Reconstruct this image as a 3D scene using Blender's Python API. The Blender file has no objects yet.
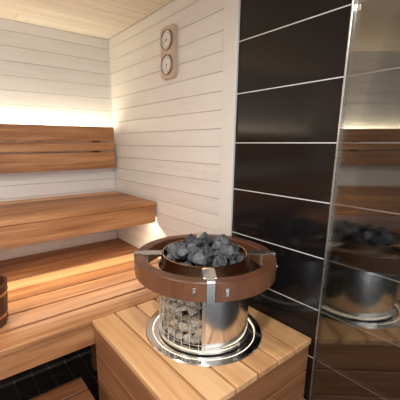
import bpy, bmesh, math, random
from mathutils import Vector, Matrix
random.seed(7)
R=math.radians
sc=bpy.context.scene
sc.view_settings.view_transform='Standard'

# ---------------- materials ----------------
def nodes(name):
    m=bpy.data.materials.new(name); m.use_nodes=True
    nt=m.node_tree; b=nt.nodes['Principled BSDF']
    return m,nt,b
def simple(name,col,rough=.5,metal=0,emit=None,es=0,spec=.5):
    m,nt,b=nodes(name)
    b.inputs['Base Color'].default_value=(*col,1)
    b.inputs['Roughness'].default_value=rough
    b.inputs['Metallic'].default_value=metal
    b.inputs['Specular IOR Level'].default_value=spec
    if emit:
        b.inputs['Emission Color'].default_value=(*emit,1)
        b.inputs['Emission Strength'].default_value=es
    n=nt.nodes.new('ShaderNodeTexNoise'); n.inputs['Scale'].default_value=40
    tc=nt.nodes.new('ShaderNodeTexCoord'); nt.links.new(tc.outputs['Object'],n.inputs['Vector'])
    mr=nt.nodes.new('ShaderNodeMapRange'); mr.inputs['To Min'].default_value=max(rough-.04,.02); mr.inputs['To Max'].default_value=rough+.04
    nt.links.new(n.outputs['Fac'],mr.inputs['Value']); nt.links.new(mr.outputs['Result'],b.inputs['Roughness'])
    return m
def wood(name,dark,mid,light,axis,rough=.45,fine=26,var=.35,spec=.4):
    m,nt,b=nodes(name); L=nt.links; N=nt.nodes
    tc=N.new('ShaderNodeTexCoord'); geo=N.new('ShaderNodeNewGeometry')
    mul=N.new('ShaderNodeMath'); mul.operation='MULTIPLY'; mul.inputs[1].default_value=37
    L.new(geo.outputs['Random Per Island'],mul.inputs[0])
    add=N.new('ShaderNodeVectorMath'); add.operation='ADD'
    L.new(tc.outputs['Object'],add.inputs[0]); L.new(mul.outputs[0],add.inputs[1])
    mp=N.new('ShaderNodeMapping')
    s=[fine,fine,fine]; s['XYZ'.index(axis)]=1.6
    mp.inputs['Scale'].default_value=s
    L.new(add.outputs[0],mp.inputs['Vector'])
    n=N.new('ShaderNodeTexNoise'); n.inputs['Scale'].default_value=1; n.inputs['Detail'].default_value=5; n.inputs['Distortion'].default_value=.6
    L.new(mp.outputs[0],n.inputs['Vector'])
    mp2=N.new('ShaderNodeMapping'); s2=[120,120,120]; s2['XYZ'.index(axis)]=5
    mp2.inputs['Scale'].default_value=s2; L.new(add.outputs[0],mp2.inputs['Vector'])
    n2=N.new('ShaderNodeTexNoise'); n2.inputs['Scale'].default_value=1; L.new(mp2.outputs[0],n2.inputs['Vector'])
    mx=N.new('ShaderNodeMath'); mx.operation='MULTIPLY_ADD'; mx.inputs[1].default_value=.25
    L.new(n2.outputs['Fac'],mx.inputs[0])
    sc1=N.new('ShaderNodeMath'); sc1.operation='MULTIPLY_ADD'; sc1.inputs[1].default_value=.75; sc1.inputs[2].default_value=-var/2
    L.new(n.outputs['Fac'],sc1.inputs[0]); L.new(sc1.outputs[0],mx.inputs[2])
    rv=N.new('ShaderNodeMath'); rv.operation='MULTIPLY_ADD'; rv.inputs[1].default_value=var
    L.new(geo.outputs['Random Per Island'],rv.inputs[0]); L.new(mx.outputs[0],rv.inputs[2])
    cr=N.new('ShaderNodeValToRGB'); L.new(rv.outputs[0],cr.inputs[0])
    e=cr.color_ramp.elements
    e[0].position=.25; e[0].color=(*dark,1); e[1].position=.75; e[1].color=(*light,1)
    x=e.new(.5); x.color=(*mid,1)
    L.new(cr.outputs[0],b.inputs['Base Color'])
    b.inputs['Roughness'].default_value=rough; b.inputs['Specular IOR Level'].default_value=spec
    bp=N.new('ShaderNodeBump'); bp.inputs['Strength'].default_value=.12; bp.inputs['Distance'].default_value=.002
    L.new(n2.outputs['Fac'],bp.inputs['Height']); L.new(bp.outputs[0],b.inputs['Normal'])
    return m
AL=((.19,.070,.026),(.41,.185,.075),(.60,.33,.155))
aldX=wood('alder_x',*AL,'X',var=.45)
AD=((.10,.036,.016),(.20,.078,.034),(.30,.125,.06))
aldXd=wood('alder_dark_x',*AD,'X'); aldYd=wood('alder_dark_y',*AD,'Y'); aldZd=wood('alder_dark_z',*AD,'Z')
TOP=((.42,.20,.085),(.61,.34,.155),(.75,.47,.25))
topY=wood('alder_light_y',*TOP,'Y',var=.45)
WH=((.73,.70,.67),(.79,.765,.735),(.82,.80,.77))
whX=wood('white_panel_x',*WH,'X',rough=.4,var=.2); whY=wood('white_panel_y',*WH,'Y',rough=.4,var=.2)
CE=((.68,.60,.49),(.77,.70,.59),(.83,.78,.68))
ceX=wood('ceiling_panel',*CE,'X',rough=.45,var=.3)
ceback=simple('panel_groove',(.40,.37,.33),.8)
trimW=simple('white_trim',(.76,.74,.71),.4)
ringW=wood('collar_wood',(.055,.021,.011),(.125,.048,.024),(.20,.085,.042),'Z',fine=9,rough=.35)
tileM=simple('black_tile',(.008,.007,.008),.12,spec=.42)
groutM=simple('light_grout',(.74,.74,.74),.8)
fltile=simple('floor_tile',(.022,.021,.022),.25)
flgrout=simple('floor_grout',(.16,.155,.15),.8)
steel=simple('polished_steel',(.82,.81,.80),.12,1)
steelb=simple('brushed_steel',(.62,.61,.60),.28,1)
bronze=simple('heat_tinted_steel',(.50,.35,.22),.2,1)
darkm=simple('dark_core',(.03,.028,.026),.6)
wire=simple('steel_wire',(.75,.73,.7),.25,1)
ledm=simple('led_warm',(1,.85,.65),.5,emit=(1,.86,.64),es=2.0)
ledb=simple('led_strip_body',(.8,.8,.75),.5)
def stone(name,a,c):
    m,nt,b=nodes(name); L=nt.links; N=nt.nodes
    tc=N.new('ShaderNodeTexCoord'); n=N.new('ShaderNodeTexNoise'); n.inputs['Scale'].default_value=70; n.inputs['Detail'].default_value=6
    L.new(tc.outputs['Object'],n.inputs['Vector'])
    g=N.new('ShaderNodeNewGeometry')
    ma=N.new('ShaderNodeMath'); ma.operation='MULTIPLY_ADD'; ma.inputs[1].default_value=.3
    L.new(g.outputs['Random Per Island'],ma.inputs[0]); L.new(n.outputs['Fac'],ma.inputs[2])
    cr=N.new('ShaderNodeValToRGB'); e=cr.color_ramp.elements
    e[0].position=.4; e[0].color=(*a,1); e[1].position=.9; e[1].color=(*c,1)
    L.new(ma.outputs[0],cr.inputs[0]); L.new(cr.outputs[0],b.inputs['Base Color'])
    b.inputs['Roughness'].default_value=.75
    bp=N.new('ShaderNodeBump'); bp.inputs['Strength'].default_value=.6; bp.inputs['Distance'].default_value=.006
    L.new(n.outputs['Fac'],bp.inputs['Height']); L.new(bp.outputs[0],b.inputs['Normal'])
    return m
stTop=stone('dark_stone',(.014,.016,.021),(.16,.17,.19))
stSide=stone('led_lit_stone',(.15,.13,.105),(.68,.63,.54))  # LED light falling on the side stones is put into this paler colour

def glassmat():
    m=bpy.data.materials.new('tinted_glass'); m.use_nodes=True
    nt=m.node_tree; N=nt.nodes; L=nt.links; N.clear()
    o=N.new('ShaderNodeOutputMaterial'); mix=N.new('ShaderNodeMixShader')
    t=N.new('ShaderNodeBsdfTransparent'); t.inputs[0].default_value=(.80,.82,.82,1)
    g=N.new('ShaderNodeBsdfGlossy'); g.inputs['Roughness'].default_value=.01; g.inputs[0].default_value=(.95,.93,.9,1)
    lw=N.new('ShaderNodeLayerWeight'); lw.inputs[0].default_value=.3
    mr=N.new('ShaderNodeMapRange'); mr.inputs['To Min'].default_value=.09; mr.inputs['To Max'].default_value=.6
    L.new(lw.outputs['Fresnel'],mr.inputs['Value']); L.new(mr.outputs[0],mix.inputs[0])
    L.new(t.outputs[0],mix.inputs[1]); L.new(g.outputs[0],mix.inputs[2]); L.new(mix.outputs[0],o.inputs[0])
    return m
glassM=glassmat()

# ---------------- mesh helpers ----------------
def obj(name,bm,mats,parent=None,smooth=False,angle=None):
    me=bpy.data.meshes.new(name); bm.normal_update(); bm.to_mesh(me); bm.free()
    for m in mats: me.materials.append(m)
    if smooth:
        for p in me.polygons: p.use_smooth=True
        if angle: 
            try: me.set_sharp_from_angle(angle=R(angle))
            except Exception: pass
    o=bpy.data.objects.new(name,me); sc.collection.objects.link(o)
    if parent: o.parent=parent
    return o
def empty(name,loc=(0,0,0)):
    o=bpy.data.objects.new(name,None); o.empty_display_size=.1
    sc.collection.objects.link(o); return o
def box(bm,lo,hi,mat=0,bev=0,M=None):
    v=[bm.verts.new((x,y,z)) for x in (lo[0],hi[0]) for y in (lo[1],hi[1]) for z in (lo[2],hi[2])]
    idx=[(0,1,3,2),(4,6,7,5),(0,4,5,1),(2,3,7,6),(0,2,6,4),(1,5,7,3)]
    fs=[bm.faces.new([v[i] for i in f]) for f in idx]
    for f in fs: f.material_index=mat
    if bev:
        es=list({e for f in fs for e in f.edges})
        r=bmesh.ops.bevel(bm,geom=es,offset=bev,segments=1,affect='EDGES',profile=.5)
        for f in r['faces']: f.material_index=mat
        if M:
            vs={v for f in r['faces'] for v in f.verts}
            bmesh.ops.transform(bm,matrix=M,verts=list(vs))
    elif M:
        bmesh.ops.transform(bm,matrix=M,verts=v)
def lathe(bm,prof,seg=64,mat=0,c=(0,0),a0=0,a1=360,closed=True):
    full=abs(a1-a0)>=360
    n=seg if full else seg+1
    rings=[]
    for i in range(n):
        a=R(a0+(a1-a0)*i/seg)
        rings.append([bm.verts.new((c[0]+r*math.cos(a),c[1]+r*math.sin(a),z)) for r,z in prof])
    P=len(prof)
    for i in range(seg):
        A=rings[i]; B=rings[(i+1)%n]
        for j in range(P if closed else P-1):
            k=(j+1)%P
            f=bm.faces.new((A[j],B[j],B[k],A[k])); f.material_index=mat
    if not full and closed:
        f=bm.faces.new(rings[0][::-1]); f.material_index=mat
        f=bm.faces.new(rings[-1]); f.material_index=mat
def rod(bm,p,q,r,mat=0,seg=8):
    p=Vector(p);q=Vector(q); d=q-p
    M=Matrix.Translation((p+q)/2)@d.to_track_quat('Z','Y').to_matrix().to_4x4()
    g=bmesh.ops.create_cone(bm,cap_ends=True,segments=seg,radius1=r,radius2=r,depth=d.length,matrix=M)
    for v in g['verts']:
        for f in v.link_faces: f.material_index=mat

# ---------------- room ----------------
WX=1.18; WY=2.50; CH=2.185; XL=-1.62; YF=-1.3
ZT=1.0025; ZL=.58
def boards_h(bm,axis,a0,a1,z0,z1,pitch,thick_lo,thick_hi,lenr=(.5,1.1),gap=.002,mat=0):
    z=z0
    while z<z1-.005:
        zt=min(z+pitch,z1)
        a=a0-random.random()*lenr[0]
        while a<a1:
            l=random.uniform(*lenr); lo=max(a,a0); hi=min(a+l,a1)
            if hi-lo>.01:
                if axis=='X': box(bm,(lo+gap/8,thick_lo,z+gap/2),(hi-gap/8,thick_hi,zt-gap/2),mat,.0010)
                else: box(bm,(thick_lo,lo+gap/8,z+gap/2),(thick_hi,hi-gap/8,zt-gap/2),mat,.0010)
            a+=l
        z=zt
bm=bmesh.new(); boards_h(bm,'X',XL,WX,0,CH,.092,WY,WY+.014,(2.6,4))
box(bm,(XL-.1,WY+.012,-.05),(WX+.1,WY+.10,CH+.05),1)
obj('wall_back',bm,[whX,ceback])
YT=1.114
bm=bmesh.new(); boards_h(bm,'Y',YT,WY,0,CH,.092,WX,WX+.014,(1.5,2.6))
box(bm,(WX+.012,YT,-.05),(WX+.10,WY,CH+.05),1)
obj('wall_right_panelled',bm,[whY,ceback])
bm=bmesh.new()
z=1.4-7*.228
while z<CH:
    y=YT
    while y>YF:
        box(bm,(WX,max(y-1.2+.002,YF),max(z+.0021,0)),(WX+.01,y-.002,min(z+.228-.0021,CH)),0,.0008)
        y-=1.2
    z+=.228
box(bm,(WX+.0012,YF,-.05),(WX+.10,YT-.001,CH+.05),1)
obj('wall_right_tiled',bm,[tileM,groutM])
bm=bmesh.new(); boards_h(bm,'Y',YF,WY,0,CH,.092,XL-.014,XL,(2.4,3.4))
box(bm,(XL-.10,YF,-.05),(XL-.012,WY,CH+.05),1)
obj('wall_left',bm,[whY,ceback])
bm=bmesh.new()
y=YF
while y<WY-.01:
    x=XL-random.random()
    while x<WX:
        l=random.uniform(1.6,2.6); lo=max(x,XL);hi=min(x+l,WX)
        if hi-lo>.01: box(bm,(lo+.0005,y+.001,CH),(hi-.0005,min(y+.094,WY)-.001,CH+.014),0,.0015)
        x+=l
    y+=.094
box(bm,(XL-.1,YF,CH+.012),(WX+.1,WY+.1,CH+.10),1)
obj('ceiling',bm,[ceX,ceback])
bm=bmesh.new()
box(bm,(XL-.1,YF,-.08),(WX+.1,WY+.1,-.002),1)
x=XL
while x<WX:
    y=YF
    while y<WY:
        box(bm,(x+.0015,y+.0015,-.01),(min(x+.10,WX)-.0015,min(y+.10,WY)-.0015,0),0)
        y+=.10
    x+=.10
obj('floor',bm,[fltile,flgrout])
bm=bmesh.new(); box(bm,(WX-.016,YT-.004,0),(WX+.001,YT+.088,CH),0,.003)
obj('trim_1',bm,[trimW])
bm=bmesh.new(); box(bm,(WX-.010,WY-.010,ZT+.005),(WX-.0005,WY-.0005,CH),0,.002)
obj('trim_2',bm,[trimW])

# ---------------- benches ----------------
def bench(name,y0,y1,top,nb,x0,x1,aph,legs=None):
    E=empty(name)
    bm=bmesh.new(); w=(y1-y0)/nb; g=.011
    for i in range(nb):
        box(bm,(x0,y0+i*w+(0 if i==0 else g/2),top-.028),(x1,y0+(i+1)*w-g/2,top),0,.003)
    obj('seat_boards',bm,[aldX],E)
    bm=bmesh.new(); box(bm,(x0,y0+.006,top-aph),(x1,y0+.034,top-.0285),0,.003)
    obj('apron',bm,[aldX],E)
    bm=bmesh.new()
    n=5
    for i in range(n):
        xx=x0+.02+(x1-x0-.085)*i/(n-1)
        box(bm,(xx,y0+.035,top-.028-.07),(xx+.045,y1+.025,top-.0285),0,.003)
    if legs:
        for xx in legs: 
            box(bm,(xx,y0+.36,0),(xx+.045,y0+.405,top-.0985),0,.003)
            box(bm,(xx,y1-.10,0),(xx+.045,y1-.055,top-.0985),0,.003)
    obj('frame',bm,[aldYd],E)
    return E
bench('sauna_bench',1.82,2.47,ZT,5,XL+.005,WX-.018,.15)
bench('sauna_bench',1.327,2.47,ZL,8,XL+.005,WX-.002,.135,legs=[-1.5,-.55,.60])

E=empty('bench_backrest')
bm=bmesh.new()
for a,b_ in ((1.20,1.326),(1.338,1.403),(1.414,1.523)):
    box(bm,(XL+.03,2.405,a),(WX-.03,2.430,b_),0,.004)
obj('slats',bm,[aldX],E)
bm=bmesh.new()
for xx in (-1.4,-.6,.2,1.0):
    box(bm,(xx,2.4305,1.20),(xx+.04,2.499,1.48),0,.002)
obj('battens',bm,[aldZd],E)

# ---------------- heater platform ----------------
HX,HY=.860,.966
PR=.236
BX0,BX1,BY0,BY1=.477,WX-.003,.62,1.326
E=empty('heater_platform')
bm=bmesh.new(); nb=6; w=(BX1-BX0)/nb
for i in range(nb):
    box(bm,(BX0+i*w+(0 if i==0 else .0045),BY0,ZL-.028),(BX0+(i+1)*w-(.0045 if i<nb-1 else 0),BY1-.002,ZL),0,.003)
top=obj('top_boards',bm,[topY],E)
bmc=bmesh.new(); bmesh.ops.create_cone(bmc,cap_ends=True,segments=96,radius1=PR,radius2=PR,depth=.3,matrix=Matrix.Translation((HX,HY,ZL)))
cut=obj('cutter',bmc,[darkm])
md=top.modifiers.new('b','BOOLEAN'); md.operation='DIFFERENCE'; md.object=cut; md.solver='EXACT'
dg=bpy.context.evaluated_depsgraph_get(); nm=bpy.data.meshes.new_from_object(top.evaluated_get(dg))
top.modifiers.clear(); top.data=nm; bpy.data.objects.remove(cut)
rows=[(.425,.551),(.292,.418),(.159,.285),(.026,.152)]
bm=bmesh.new()
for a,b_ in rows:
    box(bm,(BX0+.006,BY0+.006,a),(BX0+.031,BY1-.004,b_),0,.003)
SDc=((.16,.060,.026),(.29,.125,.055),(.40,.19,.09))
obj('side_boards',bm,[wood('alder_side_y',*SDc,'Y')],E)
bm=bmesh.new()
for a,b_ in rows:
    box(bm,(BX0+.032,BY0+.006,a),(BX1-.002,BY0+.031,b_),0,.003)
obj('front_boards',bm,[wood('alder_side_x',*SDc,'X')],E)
bm=bmesh.new()
for xx,yy in ((BX0+.032,BY0+.032),(BX0+.032,BY1-.05),(BX1-.05,BY0+.032),(BX1-.05,BY1-.05)):
    box(bm,(xx,yy,0),(xx+.04,yy+.04,ZL-.0285),0)
obj('posts',bm,[darkm],E)
C=(HX,HY); ZP=ZL-.001
bm=bmesh.new()
lathe(bm,[(PR,ZL),(PR,ZP),(.0001,ZP),(.0001,ZP-.02),(PR-.001,ZP-.02),(PR-.001,ZL)],96,0,C)
lathe(bm,[(PR-.007,ZL+.002),(PR-.003,ZL+.005),(PR+.021,ZL+.004),(PR+.025,ZL+.0005),(PR-.003,ZL+.0005)],96,0,C)
obj('steel_base_ring',bm,[steel],E,True,30)
bm=bmesh.new(); lathe(bm,[(PR-.009,ZP+.0005),(PR-.009,ZP+.003),(PR-.003,ZP+.003),(PR-.003,ZP+.0005)],96,0,C)
obj('led_ring',bm,[ledm],E)
bm=bmesh.new(); lathe(bm,[(.19,ZP+.0002),(.19,ZL+.005),(.16,ZL+.005),(.16,ZP+.0002)],64,0,C)
obj('seat_ring',bm,[darkm],E)

# ---------------- heater ----------------
H=empty('sauna_heater'); ZB=ZL+.0055; DZ=.018; RT=.868+DZ
FA=229
bm=bmesh.new()
lathe(bm,[(.195,ZB),(.195,RT),(.197,RT),(.197,ZB)],90,0,C,FA,468)
lathe(bm,[(.202,ZB),(.202,ZB+.016),(.187,ZB+.016),(.187,ZB)],96,0,C)
obj('steel_jacket',bm,[simple('satin_steel',(.86,.85,.84),.18,1)],H,True,30)
bm=bmesh.new(); lathe(bm,[(.135,ZB),(.135,.90),(.0001,.90),(.0001,ZB)],48,0,C)
obj('core',bm,[darkm],H)
bm=bmesh.new()
a=108
while a<=FA-2:
    x,y=HX+.197*math.cos(R(a)),HY+.197*math.sin(R(a)); rod(bm,(x,y,ZB+.01),(x,y,RT),.0018,0,6); a+=10.5
z=ZB+.035
while z<RT:
    lathe(bm,[(.1955,z-.0015),(.1955,z+.0015),(.1985,z+.0015),(.1985,z-.0015)],40,0,C,106,FA); z+=.055
obj('cage',bm,[wire],H)
bm=bmesh.new()
for ang in (FA,106):
    M=Matrix.Translation((HX,HY,0))@Matrix.Rotation(R(ang),4,'Z')
    box(bm,(.191,-.007,ZB),(.204,.007,RT+.01),0,.001,M)
lathe(bm,[(.193,RT-.013),(.201,RT-.013),(.201,RT+.004),(.193,RT+.004)],96,0,C)
obj('cage_frame',bm,[steelb],H)
bm=bmesh.new()
lathe(bm,[(.194,RT),(.180,RT+.015),(.177,RT+.058),(.180,RT+.060),(.184,RT+.058),(.186,RT+.018),(.198,RT+.004)],96,0,C)
obj('stone_rim',bm,[bronze],H,True,40)
def rock(bm,c,s):
    Rm=Matrix.Rotation(random.uniform(0,6.28),3,Vector((random.uniform(-1,1),random.uniform(-1,1),random.uniform(-1,1))).normalized())
    sx,sy,sz=s*random.uniform(.85,1.25),s*random.uniform(.75,1),s*random.uniform(.6,.95)
    vs=[]
    for i in range(16):
        v=Vector((random.gauss(0,1),random.gauss(0,1),random.gauss(0,1))).normalized()
        v=Rm@Vector((v.x*sx,v.y*sy,v.z*sz))
        vs.append(bm.verts.new(v+Vector(c)))
    r=bmesh.ops.convex_hull(bm,input=vs)
    dl=[g for g in r['geom_interior']+r['geom_unused'] if isinstance(g,bmesh.types.BMVert) and g.is_valid]
    if dl: bmesh.ops.delete(bm,geom=list(set(dl)),context='VERTS')
bm=bmesh.new()
for lay,(z,rm,n) in enumerate(((.915,.148,24),(.943,.147,26),(.962,.125,15),(.970,.07,5))):
    for i in range(n):
        if lay==0: rr=rm if i%3 else .07
        else: rr=rm*math.sqrt(random.uniform(.2,1))
        a=i*2*math.pi/n+random.uniform(-.2,.2)+lay
        rock(bm,(HX+rr*math.cos(a),HY+rr*math.sin(a),z+random.uniform(-.006,.008)),random.uniform(.026,.038))
obj('stones_top',bm,[stTop],H)
bm=bmesh.new()
z=ZB+.038
row=0
while z<RT-.005:
    for i in range(9):
        a=R(110+i*13.8+(row%2)*6+random.uniform(-2,2))
        if a<R(FA-2): rock(bm,(HX+.160*math.cos(a),HY+.160*math.sin(a),z+random.uniform(-.006,.006)),random.uniform(.028,.035) if row else .028)
    z+=.041; row+=1
obj('stones_side',bm,[stSide],H)
CZ=DZ; cr_=-.005
bm=bmesh.new()
lathe(bm,[(r+cr_,z+CZ) for r,z in [(.262,.843),(.300,.843),(.304,.847),(.304,.914),(.300,.918),(.262,.918),(.258,.914),(.258,.847)]],128,0,C)
obj('wood_collar',bm,[ringW],H,True,35)
bm=bmesh.new()
for k in range(4):
    ang=FA+4+90*k
    M=Matrix.Translation((HX+0,HY,CZ))@Matrix.Rotation(R(ang),4,'Z')@Matrix.Translation((cr_,0,0))
    box(bm,(.188,-.024,.9185),(.275,.024,.9225),0,.001,M)
    box(bm,(.188,-.024,.880),(.1915,.024,.9185),0,0,M)
    box(bm,(.2525,-.024,.86),(.2575,.024,.9185),0,0,M)
    box(bm,(.3045,-.015,.843),(.3075,.015,.920),0,.001,M)
    box(bm,(.270,-.015,.9190),(.3075,.015,.9235),0,.001,M)
    for s in (-1,1):
        M2=Matrix.Translation((HX,HY,CZ))@Matrix.Rotation(R(ang+s*11),4,'Z')@Matrix.Translation((cr_,0,0))
        box(bm,(.3045,-.006,.866),(.3070,.006,.896),0,.001,M2)
        rod(bm,M2@Vector((.307,0,.881)),M2@Vector((.3115,0,.881)),.0045,0,12)
obj('brackets',bm,[steelb],H)

# ---------------- thermometer / hygrometer ----------------
T=empty('sauna_thermometer')
cy,cz=1.655,1.4+.517
bm=bmesh.new()
def stadium(w,h,r,n=10):
    pts=[]
    for cx_,cz_,a0 in ((w/2-r,h/2-r,0),(-w/2+r,h/2-r,90),(-w/2+r,-h/2+r,180),(w/2-r,-h/2+r,270)):
        for i in range(n+1):
            a=R(a0+90*i/n); pts.append((cx_+r*math.cos(a),cz_+r*math.sin(a)))
    return pts
def plate(bm,pts,x0,x1,mat=0):
    A=[bm.verts.new((x0,cy+p[0],cz+p[1])) for p in pts]; B=[bm.verts.new((x1,cy+p[0],cz+p[1])) for p in pts]
    n=len(pts)
    f=bm.faces.new(A); f.material_index=mat
    f=bm.faces.new(B[::-1]); f.material_index=mat
    for i in range(n):
        f=bm.faces.new((A[i],B[i],B[(i+1)%n],A[(i+1)%n])); f.material_index=mat
plate(bm,stadium(.14,.285,.03),WX-.001,WX-.026)
bmesh.ops.recalc_face_normals(bm,faces=bm.faces)
palewood=wood('pale_wood',(.50,.38,.29),(.60,.47,.37),(.68,.56,.46),'Z')
obj('wood_back',bm,[palewood],T)
gold=simple('gauge_bezel',(.40,.36,.32),.3,1); face=simple('gauge_face',(.80,.80,.78),.4); ink=simple('gauge_ink',(.05,.05,.05),.5); red=simple('gauge_red',(.5,.04,.03),.5)
for k,zz in enumerate((cz+.067,cz-.067)):
    Rx=Matrix.Translation((WX-.026,cy,zz))@Matrix.Rotation(R(-90),4,'Y')
    bm=bmesh.new()
    lathe(bm,[(.050,0),(.056,0),(.055,.012),(.050,.014),(.0475,.010)],48,0)
    bmesh.ops.transform(bm,matrix=Rx,verts=bm.verts)
    obj('bezel_%d'%(k+1),bm,[gold],T,True,40)
    bm=bmesh.new()
    bmesh.ops.create_cone(bm,cap_ends=True,segments=48,radius1=.051,radius2=.051,depth=.006,matrix=Matrix.Translation((0,0,.003)))
    for f in bm.faces: f.material_index=0
    for i in range(11):
        a=R(-40+26*i); M=Matrix.Rotation(a,4,'Z')
        box(bm,(.034,-.0012,.006),(.042,.0012,.0068),1,0,M)
    box(bm,(-.008,-.0015,.007),(.036,.0015,.0078),2,0,Matrix.Rotation(R(110+60*k),4,'Z'))
    rod(bm,(0,0,.006),(0,0,.0085),.004,1,12)
    bmesh.ops.transform(bm,matrix=Rx,verts=bm.verts)
    obj('dial_%d'%(k+1),bm,[face,ink,red],T)

# ---------------- bucket ----------------
B=empty('wooden_bucket'); bc=(.045,1.60); 
bm=bmesh.new()
ns=16
for i in range(ns):
    a0=360*i/ns+.6; a1=360*(i+1)/ns-.6
    lathe(bm,[(.105,ZL+.001),(.118,ZL+.001),(.135,ZL+.195),(.122,ZL+.195)],3,0,bc,a0,a1)
lathe(bm,[(.0001,ZL+.012),(.108,ZL+.012),(.108,ZL+.024),(.0001,ZL+.024)],32,0,bc)
bk=wood('bucket_wood',(.05,.018,.010),(.09,.033,.018),(.14,.055,.03),'Z')
obj('staves',bm,[bk],B)
bm=bmesh.new()
for z,r in ((.05,.1225),(.155,.1315)):
    lathe(bm,[(r-.003,ZL+z-.007),(r+.0005,ZL+z-.007),(r+.002,ZL+z+.007),(r-.002,ZL+z+.007)],48,0,bc)
obj('hoops',bm,[bronze],B,True,40)
bm=bmesh.new()
prev=None
for i in range(17):
    a=R(180*i/16); p=(bc[0]-.13*math.sin(a)*.6,bc[1]+.132*math.cos(a),ZL+.18+.08*math.sin(a))
    if prev: rod(bm,prev,p,.005,0,8)
    prev=p
obj('handle',bm,[darkm],B)

# ---------------- foot step ----------------
S=empty('step_stool')
bm=bmesh.new()
sx0,sx1,sy0,sy1,sz=-.12,.425,.98,1.40,.25
for i in range(4):
    w=(sy1-sy0)/4
    box(bm,(sx0,sy0+i*w+.005,sz-.026),(sx1,sy0+(i+1)*w-.005,sz),0,.003)
obj('tread_boards',bm,[aldXd],S)
bm=bmesh.new()
for xx in (sx0+.02,sx1-.06):
    box(bm,(xx,sy0+.02,sz-.085),(xx+.035,sy1-.02,sz-.0265),0,.002)
    for yy in (sy0+.02,sy1-.065): box(bm,(xx,yy,0),(xx+.035,yy+.045,sz-.0855),0,.002)
obj('frame',bm,[aldYd],S)

# ---------------- glass ----------------
G=empty('glass_partition')
P0=Vector((WX-.012,.592,0)); ang=R(-90-20)
M=Matrix.Translation(P0)@Matrix.Rotation(ang,4,'Z')
bm=bmesh.new(); box(bm,(.004,-.004,.01),(.95,.004,CH-.01),0,0,M)
obj('pane',bm,[glassM],G)
bm=bmesh.new(); box(bm,(-.004,-.0055,.005),(.0038,.0055,CH-.005),0,.001,M)
obj('edge_profile',bm,[steelb],G)

# ---------------- lights ----------------
def area(name,loc,rot,sx,sy,power,col,parent=None,shape='RECTANGLE'):
    l=bpy.data.lights.new(name,'AREA'); l.shape=shape; l.size=sx; l.size_y=sy; l.energy=power; l.color=col
    o=bpy.data.objects.new(name,l); o.location=loc; o.rotation_euler=rot; sc.collection.objects.link(o)
    if parent:o.parent=parent
    return o
xm=(XL+WX)/2
S1=empty('led_strip_light')
bm=bmesh.new(); box(bm,(XL+.05,2.434,1.485),(WX-.03,2.452,1.495),0); obj('strip',bm,[ledb],S1)
area('glow',(xm,2.462,1.50),(R(180-20),0,0),2.7,.012,9,(1,.86,.60),S1)
S2=empty('led_strip_light')
bm=bmesh.new(); box(bm,(XL+.05,1.87,.885),(WX-.03,1.888,.896),0); obj('strip',bm,[ledb],S2)
area('glow',(xm,1.90,.883),(R(-25),0,0),2.7,.012,13,(1,.86,.64),S2)
for i,(x,y) in enumerate(((-.65,.95),(.25,.15),(-.6,-.6))):
    D=empty('added_fill_light')  # fill light added overhead, out of view, to brighten the room
    bm=bmesh.new(); lathe(bm,[(.055,CH-.001),(.055,CH-.008),(.066,CH-.006),(.068,CH-.001)],32,0,(x,y)); obj('bezel',bm,[steelb],D)  # made-up bezel ring dressing the added fill light
    area('fill_lamp',(x,y,CH-.004),(0,0,0),.105,.105,(21,15,15)[i],(1,.95,.89),D,'DISK')

w=bpy.data.worlds.new('World'); sc.world=w; w.use_nodes=True
w.node_tree.nodes['Background'].inputs[0].default_value=(.94,.96,1,1)
w.node_tree.nodes['Background'].inputs[1].default_value=1.65

cam=bpy.data.cameras.new('Camera'); co=bpy.data.objects.new('Camera',cam); sc.collection.objects.link(co)
co.location=(0,0,1.4); co.rotation_euler=(R(90-12.9),0,R(-37))
cam.sensor_width=36; cam.lens=315/400*36; cam.shift_x=.05; cam.shift_y=.0375; cam.clip_start=.02
sc.camera=co
